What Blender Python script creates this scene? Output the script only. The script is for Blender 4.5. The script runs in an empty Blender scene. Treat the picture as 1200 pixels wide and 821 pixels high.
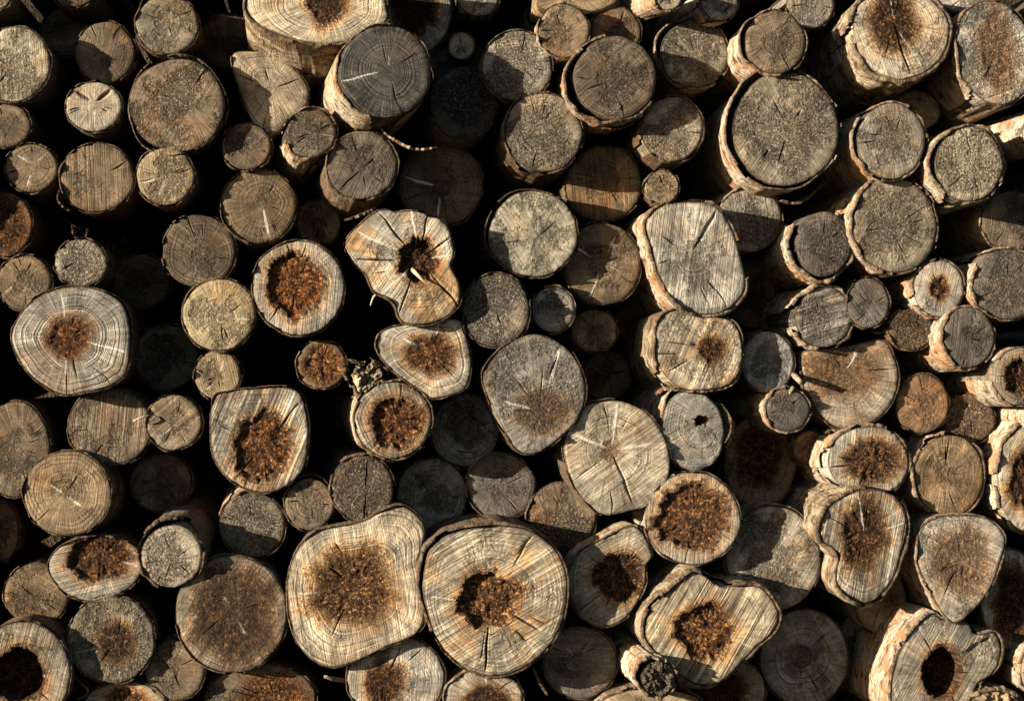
import bpy, math, random
import numpy as np
from mathutils import Vector, Matrix, noise as mn

random.seed(7)
sc = bpy.context.scene
col = sc.collection
R = math.radians

# ------------------------------------------------------------------ camera
DIST, WIDTH = 3.1, 1.7                       # metres to the front of the pile, metres of pile across the photo
K = WIDTH / 1200.0 / DIST
CX, CY = 600.0, 410.5
DEPTH = 0.68                                 # how far the ends stand in and out
CAMZ = 0.95                                  # camera height over the ground
cam_d = bpy.data.cameras.new('camera'); cam = bpy.data.objects.new('camera', cam_d); col.objects.link(cam)
cam.location = (0, 0, CAMZ); cam.rotation_euler = (R(90), 0, 0)
cam_d.sensor_width = 36; cam_d.lens = 36 * DIST / WIDTH
cam_d.clip_start = 0.05; cam_d.clip_end = 500
sc.camera = cam

def ray(px, py):
    return Vector(((px - CX) * K, 1.0, -(py - CY) * K))
AXIS = ray(395, 440).normalized()            # the way the logs run, into the pile
# log frame: X right, Y along the log into the pile, Z up
_x = AXIS.cross(Vector((0, 0, 1))).normalized(); _z = _x.cross(AXIS).normalized()
FRAME = Matrix((_x, AXIS, _z)).transposed()
O = Vector((0, 0, CAMZ))
C0 = Vector((0, DIST, 0))
def front_point(px, py, d):                  # a point of the pile's face, d metres behind its front plane
    r = ray(px, py)
    t = (C0 + AXIS * d * DEPTH).dot(AXIS) / r.dot(AXIS)
    return O + r * t

# ------------------------------------------------------------------ node helpers
class NT:
    def __init__(s, name):
        s.m = bpy.data.materials.new(name); s.m.use_nodes = True
        s.t = s.m.node_tree; s.t.nodes.clear()
        s.out = s.t.nodes.new('ShaderNodeOutputMaterial')
        s.b = s.t.nodes.new('ShaderNodeBsdfPrincipled')
        s.t.links.new(s.b.outputs[0], s.out.inputs[0])
    def n(s, kind, **kw):
        o = s.t.nodes.new('ShaderNode' + kind)
        for k, v in kw.items(): setattr(o, k, v)
        return o
    def lk(s, a, b):
        if isinstance(a, (int, float)):
            b.default_value = a
        elif isinstance(a, tuple):
            b.default_value = a if len(a) == len(b.default_value) else (*a, 1)
        else: s.t.links.new(a, b)
    def math(s, op, a, b=0.0, c=0.0, clamp=False):
        o = s.n('Math', operation=op, use_clamp=clamp)
        for i, v in enumerate((a, b, c)): s.lk(v, o.inputs[i])
        return o.outputs[0]
    def mul(s, a, b): return s.math('MULTIPLY', a, b)
    def add(s, a, b): return s.math('ADD', a, b)
    def sub(s, a, b): return s.math('SUBTRACT', a, b)
    def ramp(s, v, lo, hi, a=0.0, b=1.0):    # smooth map range
        o = s.n('MapRange', interpolation_type='SMOOTHSTEP')
        for i, x in enumerate((v, lo, hi, a, b)): s.lk(x, o.inputs[i])
        return o.outputs[0]
    def mix(s, f, a, b, mode='MIX'):
        o = s.n('Mix', data_type='RGBA', blend_type=mode)
        s.lk(f, o.inputs[0]); s.lk(a, o.inputs[6]); s.lk(b, o.inputs[7])
        return o.outputs[2]
    def attr(s, name):
        return s.n('Attribute', attribute_name=name).outputs
    def vscale(s, v, sx, sy, sz):
        o = s.n('VectorMath', operation='MULTIPLY'); s.lk(v, o.inputs[0]); o.inputs[1].default_value = (sx, sy, sz)
        return o.outputs[0]
    def noise(s, v, scale, detail=3.0, rough=0.55, dist=0.0):
        o = s.n('TexNoise'); s.lk(v, o.inputs['Vector'])
        o.inputs['Scale'].default_value = scale; o.inputs['Detail'].default_value = detail
        o.inputs['Roughness'].default_value = rough; o.inputs['Distortion'].default_value = dist
        return o.outputs['Fac']
    def noise1(s, w, scale, detail=2.0):
        o = s.n('TexNoise', noise_dimensions='1D'); s.lk(w, o.inputs['W'])
        o.inputs['Scale'].default_value = scale; o.inputs['Detail'].default_value = detail
        return o.outputs['Fac']
    def vor(s, v, scale, feature='F1'):
        o = s.n('TexVoronoi', feature=feature); s.lk(v, o.inputs['Vector']); o.inputs['Scale'].default_value = scale
        return o.outputs[0]
    def bump(s, h, dist, strength=1.0, normal=None):
        o = s.n('Bump'); s.lk(h, o.inputs['Height']); o.inputs['Distance'].default_value = dist
        o.inputs['Strength'].default_value = strength
        if normal is not None: s.t.links.new(normal, o.inputs['Normal'])
        return o.outputs[0]
    def sep(s, c):
        o = s.n('SeparateColor'); s.lk(c, o.inputs[0]); return o.outputs
    def finish(s, color, normal, rough=0.9, spec=0.15):
        s.lk(color, s.b.inputs['Base Color']); s.lk(rough, s.b.inputs['Roughness'])
        s.b.inputs['Specular IOR Level'].default_value = spec
        if normal is not None: s.t.links.new(normal, s.b.inputs['Normal'])
        return s.m

def scalecol(nt, c, f):                      # colour times a number
    o = nt.n('VectorMath', operation='SCALE'); nt.lk(c, o.inputs[0]); nt.lk(f, o.inputs[3]); return o.outputs[0]

def end_grain_material():
    n = NT('weathered_end_grain')
    pos = n.attr('pos')[1]; fa = n.attr('fa'); tint = n.attr('tint'); par = n.attr('par')
    f = n.sep(fa[0]); rad, coref, pale = f[0], f[1], f[2]; dark = fa[3]
    ringr = n.attr('ringr')[2]
    p = n.sep(par[0]); ringS, grit, stain = p[0], p[1], p[2]; rust = par[3]
    sawS = tint[3]
    rp = n.sep(n.attr('rotp')[0]); rotS, rotR, crisp = rp[0], rp[1], rp[2]
    px = n.n('SeparateXYZ'); n.lk(pos, px.inputs[0])
    theta = n.math('ARCTAN2', px.outputs[1], px.outputs[0])
    rv = n.n('CombineXYZ'); n.lk(n.mul(theta, 16.0), rv.inputs[0]); n.lk(n.mul(ringr, 22.0), rv.inputs[1]); n.lk(px.outputs[2], rv.inputs[2])
    # patterns
    blot = n.noise(pos, 20, 4, 0.6)
    blot2 = n.noise(pos, 60, 5, 0.7, 0.4)
    wv = n.noise(pos, 16, 2)
    saw = n.noise(n.vscale(pos, 420, 5, 1), 1.0, 3, 0.75)
    saw2 = n.noise(n.vscale(pos, 95, 2.5, 1), 1.0, 2, 0.5)
    rr = n.add(ringr, n.add(n.mul(n.sub(wv, 0.5), 0.016), n.mul(n.sub(blot2, 0.5), 0.003)))
    ring = n.add(0.5, n.mul(n.sub(n.noise1(rr, 300, 3), 0.5), n.ramp(n.noise(pos, 17, 2), 0.35, 0.62, 0.3, 1.25)))
    rays = n.noise(rv.outputs[0], 1.0, 3, 0.7)
    g1 = n.noise(pos, 480, 3, 0.8)
    g2 = n.noise(pos, 190, 4, 0.7)
    g3 = n.noise(pos, 270, 3, 0.75, 0.8)
    patch = n.ramp(n.add(n.add(n.noise(pos, 17, 4, 0.65), n.mul(n.sub(g2, 0.5), 0.25)), n.add(n.mul(n.sub(0.55, rad), 0.20), n.mul(n.sub(n.math('MINIMUM', grit, 1.2), 0.70), 0.24))), 0.46, 0.60)     # where the saw tore the fibres
    # colour
    c = tint[0]
    c = scalecol(n, c, n.ramp(blot, 0.28, 0.72, 0.62, 1.35))
    c = scalecol(n, c, n.ramp(blot2, 0.28, 0.72, 0.72, 1.25))
    warm = n.ramp(n.noise(pos, 13, 3, 0.6, 0.5), 0.47, 0.68)
    c = n.mix(n.mul(warm, stain), c, n.mix(1.0, c, (1.08, 0.74, 0.44), 'MULTIPLY'))
    cool = n.ramp(n.noise(pos, 11, 3, 0.6, 0.3), 0.5, 0.66)
    c = n.mix(n.mul(cool, 0.6), c, n.mix(1.0, c, (0.82, 0.86, 0.92), 'MULTIPLY'))
    sm = n.add(1.0, n.mul(n.mul(n.sub(saw, 0.5), 4.0), sawS))
    sm2 = n.add(1.0, n.mul(n.mul(n.sub(saw2, 0.5), 2.2), sawS))
    rm = n.add(1.0, n.mul(n.mul(n.sub(ring, 0.5), 2.6), ringS))
    ry = n.add(1.0, n.mul(n.sub(rays, 0.5), 1.8))
    c = scalecol(n, c, n.math('MAXIMUM', n.mul(n.mul(n.mul(sm, sm2), rm), ry), 0.12))
    gsp = n.add(1.0, n.mul(n.mul(n.sub(g1, 0.5), n.add(1.6, n.mul(patch, 3.0))), grit))
    c = scalecol(n, c, n.math('MAXIMUM', gsp, 0.15))
    # torn fibres: glinting tips and shaded hollows of the relief put into the colour
    gp = n.mul(patch, n.math('MINIMUM', grit, 1.0))
    c = n.mix(n.mul(gp, n.ramp(g3, 0.53, 0.42)), c, n.mix(1.0, c, (0.50, 0.46, 0.42), 'MULTIPLY'))
    c = n.mix(n.mul(n.mul(gp, n.ramp(n.add(n.mul(g1, 0.35), n.mul(g3, 0.65)), 0.52, 0.62)), 0.8), c, n.mix(0.55, scalecol(n, tint[0], 2.5), (0.76, 0.73, 0.67)))
    # black specks of mould
    mould = n.mul(n.ramp(n.noise(pos, 130, 5, 0.85), 0.55, 0.66), n.ramp(n.noise(pos, 24, 4, 0.6), 0.46, 0.62))
    c = n.mix(n.mul(mould, 0.75), c, (0.022, 0.018, 0.014))
    # rim: greyed sapwood and the dark cambium line
    rn = n.add(rad, n.mul(n.sub(blot2, 0.5), 0.07))
    c = n.mix(n.mul(n.ramp(rn, 0.80, 0.95), 0.45), c, n.mix(1.0, c, (0.62, 0.62, 0.62), 'MULTIPLY'))
    c = n.mix(n.mul(n.ramp(rn, 0.965, 0.995), 0.75), c, (0.055, 0.034, 0.02))
    lump = n.noise(pos, 100, 3, 0.6)
    # the heart: stain halo, then rot
    cf = n.add(coref, n.add(n.mul(n.sub(g2, 0.5), 0.24), n.add(n.mul(n.sub(blot2, 0.5), 0.34), n.mul(n.sub(blot, 0.5), 0.30))))
    halo = n.ramp(cf, 0.22, 0.48)
    c = n.mix(n.mul(n.mul(halo, 0.75), rotS), c, n.mix(1.0, c, (0.98, 0.60, 0.30), 'MULTIPLY'))
    soft = n.mul(n.sub(1.0, crisp), n.add(n.mul(n.sub(g3, 0.5), 0.42), n.mul(n.sub(lump, 0.5), 0.25)))
    rt = n.mul(n.ramp(n.add(cf, soft), n.sub(0.44, n.mul(n.sub(1.0, crisp), 0.03)), n.add(0.56, n.mul(n.sub(1.0, crisp), 0.03))), rotS)
    chip = n.n('TexVoronoi'); n.lk(pos, chip.inputs['Vector']); chip.inputs['Scale'].default_value = 310
    chipv = n.sep(chip.outputs['Color'])[0]
    rcol = n.n('ValToRGB'); e = rcol.color_ramp.elements
    n.lk(n.add(n.add(n.mul(lump, 0.30), n.mul(g3, 0.50)), n.add(n.mul(chipv, 0.14), n.mul(rotR, 0.02))), rcol.inputs[0])
    e[0].position = 0.36; e[0].color = (0.010, 0.005, 0.003, 1)
    e[1].position = 0.69; e[1].color = (0.66, 0.45, 0.25, 1)
    for ps, cc in ((0.43, (0.034, 0.015, 0.007)), (0.50, (0.125, 0.054, 0.020)), (0.57, (0.31, 0.160, 0.062))):
        q = e.new(ps); q.color = (*cc, 1)
    rc = scalecol(n, rcol.outputs[0], n.mul(n.mul(rust, 1.15), n.ramp(blot2, 0.3, 0.7, 0.5, 1.4)))
    rc = n.mix(rotR, n.mix(1.0, rc, (0.80, 0.92, 1.0), 'MULTIPLY'), n.mix(1.0, rc, (1.12, 0.88, 0.62), 'MULTIPLY'))
    c = n.mix(rt, c, rc)
    c = n.mix(n.mul(n.mul(n.ramp(cf, 0.44, 0.49), n.ramp(cf, 0.56, 0.51)), n.mul(n.mul(rotS, crisp), n.ramp(blot2, 0.42, 0.58, 0.0, 0.7))), c, (0.018, 0.009, 0.005))
    # cracks: dust-filled checks and open dark ones
    kn = n.noise(pos, 160, 3, 0.7)
    c = n.mix(n.mul(n.ramp(n.add(pale, n.mul(n.sub(kn, 0.5), 0.7)), 0.08, 0.55), 0.95), c, (0.56, 0.52, 0.46))
    c = n.mix(n.ramp(n.add(dark, n.mul(n.sub(kn, 0.5), 0.5)), 0.25, 0.65), c, (0.014, 0.010, 0.007))
    # relief
    h = n.mul(n.add(n.mul(g1, 0.55), n.mul(g3, n.mul(patch, 4.6))), n.mul(n.add(0.45, n.mul(patch, 0.9)), grit))
    h = n.add(h, n.mul(n.mul(saw, 1.0), sawS))
    h = n.add(h, n.mul(n.mul(ring, 0.5), ringS))
    h = n.add(h, n.mul(rays, 0.35))
    h = n.add(h, n.mul(n.mul(rt, n.add(n.add(n.mul(g3, 1.3), n.mul(chipv, 0.35)), n.mul(lump, 0.9))), 1.8))
    nm = n.bump(h, 0.0058)
    return n.finish(c, nm, 0.88, 0.2)

def bark_material():
    n = NT('log_bark')
    pos = n.attr('pos')[1]; bt = n.attr('tint'); birch = bt[3]
    lip = n.attr('lip')[2]
    a = n.noise(pos, 28, 4, 0.65, 0.5)
    b = n.noise(pos, 110, 5, 0.7)
    len_ = n.noise(n.vscale(pos, 22, 190, 1), 1.0, 3, 0.6)       # lenticels run round the stem
    fib = n.noise(n.vscale(pos, 240, 14, 1), 1.0, 4, 0.7)
    c = scalecol(n, bt[0], n.ramp(b, 0.25, 0.75, 0.5, 1.35))
    c = n.mix(n.mul(n.ramp(a, 0.47, 0.58), 0.8), c, n.mix(birch, (0.085, 0.052, 0.03), (0.36, 0.165, 0.06)))
    c = n.mix(n.mul(n.ramp(n.noise(pos, 45, 4, 0.7), 0.54, 0.63), 0.85), c, (0.045, 0.034, 0.025))
    c = n.mix(n.mul(n.mul(n.ramp(len_, 0.56, 0.66), birch), 0.75), c, (0.06, 0.042, 0.03))
    c = n.mix(n.mul(n.ramp(n.noise(pos, 34, 3, 0.6), 0.60, 0.7), 0.5), c, (0.36, 0.35, 0.29))
    c = n.mix(n.mul(lip, 0.8), c, n.mix(n.ramp(b, 0.4, 0.62), (0.028, 0.018, 0.012), (0.16, 0.11, 0.07)))
    h = n.add(n.mul(b, 1.0), n.add(n.mul(fib, n.sub(1.0, n.mul(birch, 0.8))), n.mul(a, 1.2)))
    nm = n.bump(h, 0.009)
    return n.finish(c, nm, 0.9, 0.15)

def plain_material(name, c1, c2, scale, dist):
    n = NT(name)
    tc = n.n('TexCoord').outputs['Object']
    a = n.noise(tc, scale, 5, 0.65); b = n.noise(tc, scale * 5, 4, 0.7)
    c = n.mix(n.ramp(a, 0.3, 0.7), c1, c2)
    c = scalecol(n, c, n.ramp(b, 0.25, 0.75, 0.5, 1.4))
    return n.finish(c, n.bump(n.add(a, b), dist), 0.95, 0.1)

M_WOOD = end_grain_material()
M_BARK = bark_material()
M_TWIG = plain_material('dry_twig', (0.34, 0.29, 0.22), (0.16, 0.115, 0.075), 60, 0.002)
M_SPLINTER = plain_material('pale_splinter', (0.62, 0.54, 0.41), (0.36, 0.27, 0.17), 90, 0.002)
M_SOIL = plain_material('forest_soil', (0.03, 0.022, 0.015), (0.055, 0.04, 0.026), 6, 0.03)

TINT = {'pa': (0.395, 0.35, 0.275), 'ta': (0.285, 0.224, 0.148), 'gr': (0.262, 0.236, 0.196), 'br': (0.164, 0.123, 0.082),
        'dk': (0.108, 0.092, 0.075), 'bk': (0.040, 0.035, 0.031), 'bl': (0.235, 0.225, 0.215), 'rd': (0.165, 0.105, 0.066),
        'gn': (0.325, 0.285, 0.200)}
BARK = {'birch': ((0.50, 0.425, 0.33), 1.0), 'grey': ((0.15, 0.122, 0.092), 0.25), 'brown': ((0.13, 0.083, 0.048), 0.0),
        'rough': ((0.42, 0.34, 0.24), 0.15)}

# ------------------------------------------------------------------ mesh helpers
def link_mesh(name, verts, faces, mat, parent, attrs=(), smooth=True):
    me = bpy.data.meshes.new(name)
    me.from_pydata([tuple(v) for v in verts], [], faces)
    me.materials.append(mat)
    if smooth: me.polygons.foreach_set('use_smooth', [True] * len(me.polygons))
    for an, at, data in attrs:
        a = me.attributes.new(an, at, 'POINT')
        arr = np.asarray(data, dtype=np.float32).ravel()
        a.data.foreach_set('value' if at == 'FLOAT' else 'vector' if at == 'FLOAT_VECTOR' else 'color', arr)
    me.update()
    o = bpy.data.objects.new(name, me); col.objects.link(o)
    if parent is not None: o.parent = parent
    return o

def compact(verts, faces, attrs):            # keep only the vertices the faces use
    used = sorted({i for f in faces for i in f}); mp = {v: i for i, v in enumerate(used)}
    return [verts[i] for i in used], [[mp[i] for i in f] for f in faces], [(a, t, np.asarray(d)[used]) for a, t, d in attrs]

def sstep(x, a, b):
    t = np.clip((x - a) / (b - a), 0, 1); return t * t * (3 - 2 * t)

def closed_curve(pts, n=240):                # smooth closed outline through the points
    pts = np.array(pts, float); N = len(pts); out = []
    for i in range(N):
        p0, p1, p2, p3 = pts[i - 1], pts[i], pts[(i + 1) % N], pts[(i + 2) % N]
        for t in np.linspace(0, 1, max(4, n // N), endpoint=False):
            out.append(0.5 * ((2 * p1) + (p2 - p0) * t + (2 * p0 - 5 * p1 + 4 * p2 - p3) * t * t + (3 * p1 - p0 - 3 * p2 + p3) * t ** 3))
    return np.array(out)

def n1(a, f, s):                             # periodic noise round a ring
    return mn.noise(Vector((math.cos(a) * f, math.sin(a) * f, s)))

GROUP = 'logs stacked in the wood pile'
count = [0]
CIRC = []

def log(label, d, tint, cx=None, cy=None, rx=None, ry=None, rot=0, poly=None, core=None, cracks=(), saw=None, ring=0.55, grit=0.6,
        stain=0.4, bark=None, bt=0.004, peel=(), bare=(), hollow=False, gain=1.0, group=GROUP, length=1.05, jig=0.4, rag=1.0, stub=None,
        splinter=None, simple=False, rough=0, turn=(0, 0)):
    count[0] += 1; rs = random.Random(count[0] * 17 + 3); seed = count[0] * 3.71
    if poly is not None:
        px = closed_curve(poly); cx, cy = px.mean(axis=0)
    else:
        t = np.linspace(0, 2 * math.pi, 240, endpoint=False)
        ca, sa = math.cos(R(rot)), math.sin(R(rot))
        w = np.array([1 + 0.035 * n1(a, 1.1, seed) + 0.022 * n1(a, 2.6, seed + 5) for a in t])
        ex, ey = rx * np.cos(t) * w, ry * np.sin(t) * w
        px = np.stack([cx + ex * ca + ey * sa, cy - (ey * ca - ex * sa)], 1)
    CIRC.append((cx, cy, np.linalg.norm(px - (cx, cy), axis=1).mean()))
    root = bpy.data.objects.new('log', None); col.objects.link(root)
    root.empty_display_size = 0.05
    P = front_point(cx, cy, d)
    root.location = P
    tilt = FRAME @ Matrix.Rotation(R(turn[0] * (0.55 if cx > 600 else 1) + rs.uniform(-jig, jig)), 3, 'Z') @ Matrix.Rotation(R(-turn[1] * (0.6 if cx > 600 else 1) + rs.uniform(-jig, jig)), 3, 'X')
    root.rotation_euler = tilt.to_euler()
    root['label'] = label; root['category'] = 'log'; root['group'] = group
    inv = tilt.transposed(); nrm = tilt @ Vector((0, 1, 0))
    def loc(x, y):                           # photo point -> the log's own X, Z on its cut face
        r = ray(x, y); t = (P - O).dot(nrm) / r.dot(nrm)
        q = inv @ (O + r * t - P); return q.x, q.z
    out = np.array([loc(x, y) for x, y in px])
    rm = float(np.linalg.norm(out, axis=1).mean())
    # drying checks that every end has
    if not simple:
        cracks = list(cracks)
        for _ in range(rs.randint(2, 5)):
            r0 = rs.uniform(.1, .6); cracks.append((rs.uniform(0, 360), r0, min(1, r0 + rs.uniform(.25, .6)), rs.uniform(1.0, 1.7), rs.choice([-.75, -.55, -.9, -.65])))
    cracks = [(a, r0, r1, min(w, 2.6), k * .5 if w > 4.5 else k * (.72 if k < .95 else 1)) if k > 0 else (a, r0, r1, w, k) for (a, r0, r1, w, k) in cracks]
    # pith
    if core is not None: pc = np.array(loc(core[0], core[1]))
    else: pc = np.array([rs.uniform(-.12, .12) * rm, rs.uniform(-.12, .12) * rm])
    rel = out - pc; ang = np.unwrap(np.arctan2(rel[:, 1], rel[:, 0])); dd = np.linalg.norm(rel, axis=1)
    if ang[-1] < ang[0]: ang, dd = ang[::-1], dd[::-1]
    o = np.argsort(ang % (2 * math.pi)); angs, dds = (ang % (2 * math.pi))[o], dd[o]
    NS = 64 if simple else (176 if core is not None or rm > 0.07 else 128)
    A = list(np.linspace(0, 2 * math.pi, NS, endpoint=False))
    for (a, r0, r1, w, kind) in cracks:
        for k in (-2.4, -1.5, -1, -0.6, -0.3, 0, 0.3, 0.6, 1, 1.5, 2.4): A.append((R(a) + k * w * (0.0012 if kind > 0 else 0.0007) / rm) % (2 * math.pi))
    A = np.array(sorted(set(np.round(A, 5)))); NS = len(A)
    D = np.interp(A, np.r_[angs[-1] - 2 * math.pi, angs, angs[0] + 2 * math.pi], np.r_[dds[-1], dds, dds[0]])
    D = D * np.array([1 + (0.006 * n1(a, 9, seed + 2) + 0.004 * n1(a, 22, seed + 3)) * rag for a in A])
    cell = 0.0034 if core is not None else 0.0048
    NR = int(min(44, max(12, rm / cell))) if not simple else 7
    rads = np.linspace(0, 1, NR + 1)[1:]; rads[-1] = 0.992; rads = np.r_[rads, 1.0]; NR += 1
    # core field: 1 at the pith, 0.5 at the edge of the rot, 0 far outside
    if core is not None:
        kx, ky = loc(core[0] + core[2], core[1])[0] - pc[0], loc(core[0], core[1] - core[3])[1] - pc[1]
        cdep = core[4] if len(core) > 4 else 0.004
        rust = core[5] if len(core) > 5 else 1.0
        rstr = core[6] if len(core) > 6 else 1.0; rred = core[7] if len(core) > 7 else rs.uniform(.1, .8)
    else: kx = ky = 1e-9; cdep = 0; rust = 1.0; rstr = rred = 0.0
    sA = saw[0] if saw else rs.uniform(0, 180); sS = saw[1] if saw else rs.uniform(0.2, 0.55)
    su = np.array([-math.sin(R(sA)), math.cos(R(sA))]); sv = np.array([math.cos(R(sA)), math.sin(R(sA))])
    V, pos, fa, ringr = [], [], [], []
    def vert(q, rad, a, r_m, y_extra=0.0):
        if core is not None:
            ex, ez = (q - pc) / (kx, ky); e = math.hypot(ex, ez); th = math.atan2(ez, ex)
            if hollow: e *= 1 + 0.10 * n1(th, 1.3, seed + 9) + 0.04 * n1(th, 5, seed + 11)
            else: e *= 1 + 0.24 * n1(th, 1.3, seed + 9) + 0.15 * n1(th, 3.2, seed + 11) + 0.08 * n1(th, 8, seed + 13)
            cf = min(1, max(0, 1 - 0.5 * e))
        else: cf, e = 0.0, 9
        pale = darkk = 0.0; ydisp = 0.0
        for (ca_, r0, r1, w, kind) in cracks:
            hw = w * (0.0012 if kind > 0 else 0.0007) * (1 + 0.5 * mn.noise(Vector((q[0] * 70, q[1] * 70, seed + ca_)))) * (0.45 + 0.55 * math.sin(math.pi * min(1, max(0, (rad - r0) / (r1 - r0 + .01)))))
            da = abs((a - R(ca_ + 3 * mn.noise(Vector((rad * 3, seed, ca_)))) + math.pi) % (2 * math.pi) - math.pi) * max(r_m, .004) / hw
            if da < 1.0:
                m = max(0, 1 - da) ** 0.7 * float(sstep(rad, r0, r0 + .12)) * float(1 - sstep(rad, r1 - .1, r1))
                if kind > 0: pale = max(pale, m * kind)
                else: darkk = max(darkk, -m * kind)
                ydisp += (0.0003 if kind > 0 else 0.004) * m
        v3 = Vector((q[0] * 60, q[1] * 60, seed))
        ydisp += 0.0007 * mn.noise(v3) + 0.0016 * mn.noise(v3 * 0.33)
        if rough: ydisp += rough * (mn.noise(Vector((q[0] * 70, q[1] * 70, seed + 6))) + 0.7 * mn.noise(Vector((q[0] * 190, q[1] * 190, seed + 7))))
        if core is not None and e < 1.15:
            m = float(1 - sstep(np.array(e), 0.90 if cdep > .0055 else 0.7, 1.0))
            ch = mn.noise(Vector((q[0] * 130, q[1] * 130, seed + 4))) + 0.6 * mn.noise(Vector((q[0] * 300, q[1] * 300, seed + 8)))
            cd = cdep if hollow or cdep > .0055 else cdep * 0.6
            ydisp += m * (cd + (0.0022 if cdep > .003 else 0.0014) * ch * min(1, e * 3) + 0.45 * cd * mn.noise(Vector((q[0] * 35, q[1] * 35, seed))))
        if rad > 0.93: ydisp += 0.0022 * ((rad - 0.93) / 0.07) ** 2 + 0.0012 * n1(a, 12, seed)
        V.append((q[0], ydisp + y_extra, q[1]))
        pos.append(((q - pc) @ su, (q - pc) @ sv, seed)); fa.append((rad, cf, pale, darkk)); ringr.append(r_m + seed)
    vert(pc.copy(), 0, 0, 0)
    for r in rads:
        for a, dd_ in zip(A, D):
            q = pc + r * dd_ * np.array([math.cos(a), math.sin(a)])
            vert(q, r, a, r * (0.35 * dd_ + 0.65 * rm))
    idx = lambda i, j: 1 + i * NS + j % NS
    F = [[0, idx(0, j + 1), idx(0, j)] for j in range(NS)]
    FR = [0] * NS
    for i in range(NR - 1):
        for j in range(NS):
            F.append([idx(i, j), idx(i, j + 1), idx(i + 1, j + 1), idx(i + 1, j)]); FR.append(i + 1)
    # the wood's sides
    base = len(V); ys = (0.006, 0.05, length) if not simple else (0.05, length)
    for k, y in enumerate(ys):
        for j, (a, dd_) in enumerate(zip(A, D)):
            q = pc + dd_ * np.array([math.cos(a), math.sin(a)])
            V.append((q[0], y, q[1])); pos.append((a * rm, y, seed)); fa.append((0.9, 0, 0, 0)); ringr.append(seed)
    prev = 1 + (NR - 1) * NS
    for k in range(len(ys)):
        b0 = base + k * NS
        for j in range(NS): F.append([prev + j, prev + (j + 1) % NS, b0 + (j + 1) % NS, b0 + j])
        prev = b0
    V.append((pc[0], length, pc[1])); pos.append((0, 0, seed)); fa.append((0, 0, 0, 0)); ringr.append(seed)
    for j in range(NS): F.append([prev + j, prev + (j + 1) % NS, len(V) - 1])
    if tint == 'pa': sS *= 1.35
    hue = rs.uniform(-.8, .8)
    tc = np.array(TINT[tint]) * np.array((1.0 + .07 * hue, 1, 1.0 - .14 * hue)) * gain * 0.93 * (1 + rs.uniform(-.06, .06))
    tints = np.tile((*tc, sS), (len(V), 1)); pars = np.tile((ring, grit, stain, rust), (len(V), 1))
    at = [('pos', 'FLOAT_VECTOR', np.array(pos)), ('fa', 'FLOAT_COLOR', np.array(fa)), ('ringr', 'FLOAT', np.array(ringr)),
          ('tint', 'FLOAT_COLOR', tints), ('par', 'FLOAT_COLOR', pars), ('rotp', 'FLOAT_VECTOR', np.tile((rstr, rred, 1.0 if cdep > .0055 else 0.0), (len(V), 1)))]
    if core is not None:
        inside = lambda f: sum(fa[i][1] for i in f) / len(f) > 0.5
        nface = NS + (NR - 1) * NS
        fc = [f for i, f in enumerate(F) if i < nface and inside(f)]
        fw = [f for i, f in enumerate(F) if not (i < nface and inside(f))]
        link_mesh('wood', *compact_args(V, fw, at, M_WOOD, root))
        link_mesh('hollow' if hollow else 'rotten_core', *compact_args(V, fc, at, M_WOOD, root))
    else:
        link_mesh('wood', V, F, M_WOOD, root, at)
    # ---- bark: a shell round the wood, ragged at the cut
    if bark != 'none':
        kind = bark or ('birch' if cx > 600 and rs.random() < .25 else ('grey' if rs.random() < .6 else 'brown'))
        bcol, bir = BARK[kind]
        NB = NS; q_of = lambda a, dd_: pc + dd_ * np.array([math.cos(a), math.sin(a)])
        ya = [0.0, 0.0, 0.012, 0.028, 0.055, 0.14, 0.28, length - 0.01] if not simple else [0, 0, 0.06, length - 0.01]
        V, pos, lip, F = [], [], [], []
        rows = len(ya) + 1                   # row 0 is the inner edge
        th = np.array([bt * 0.5 * (1 + 0.45 * n1(a, 2.2, seed + 20) + 0.25 * n1(a, 6, seed + 21) + 0.25 * n1(a, 17, seed + 22) * max(0, n1(a, 2.5, seed + 29))) for a in A])
        gap = np.array([0.0008 + 0.0035 * max(0, n1(a, 2.2, seed + 23)) for a in A])
        for (pa_, pw, lift) in peel:
            da = np.abs((A - R(pa_) + math.pi) % (2 * math.pi) - math.pi) / R(pw)
            gap += lift * np.clip(1 - da * da, 0, 1)
        edge = np.array([0.001 + 0.010 * n1(a, 2.7, seed + 25) + 0.002 * n1(a, 9, seed + 26) + 0.004 * n1(a, 21, seed + 27) * max(0, n1(a, 3.3, seed + 28)) for a in A])
        gone = np.array([n1(a, 1.6, seed + 30) * 1.6 + 0.22 * n1(a, 13, seed + 31) for a in A])
        far = np.array([0.5 + 0.5 * n1(a, 7, seed + 33) for a in A])
        for (ba, bw) in bare:
            gone = np.maximum(gone, 1.1 * (1 - 0.5 * (np.abs((A - R(ba) + math.pi) % (2 * math.pi) - math.pi) / R(bw)) ** 2))
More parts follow.
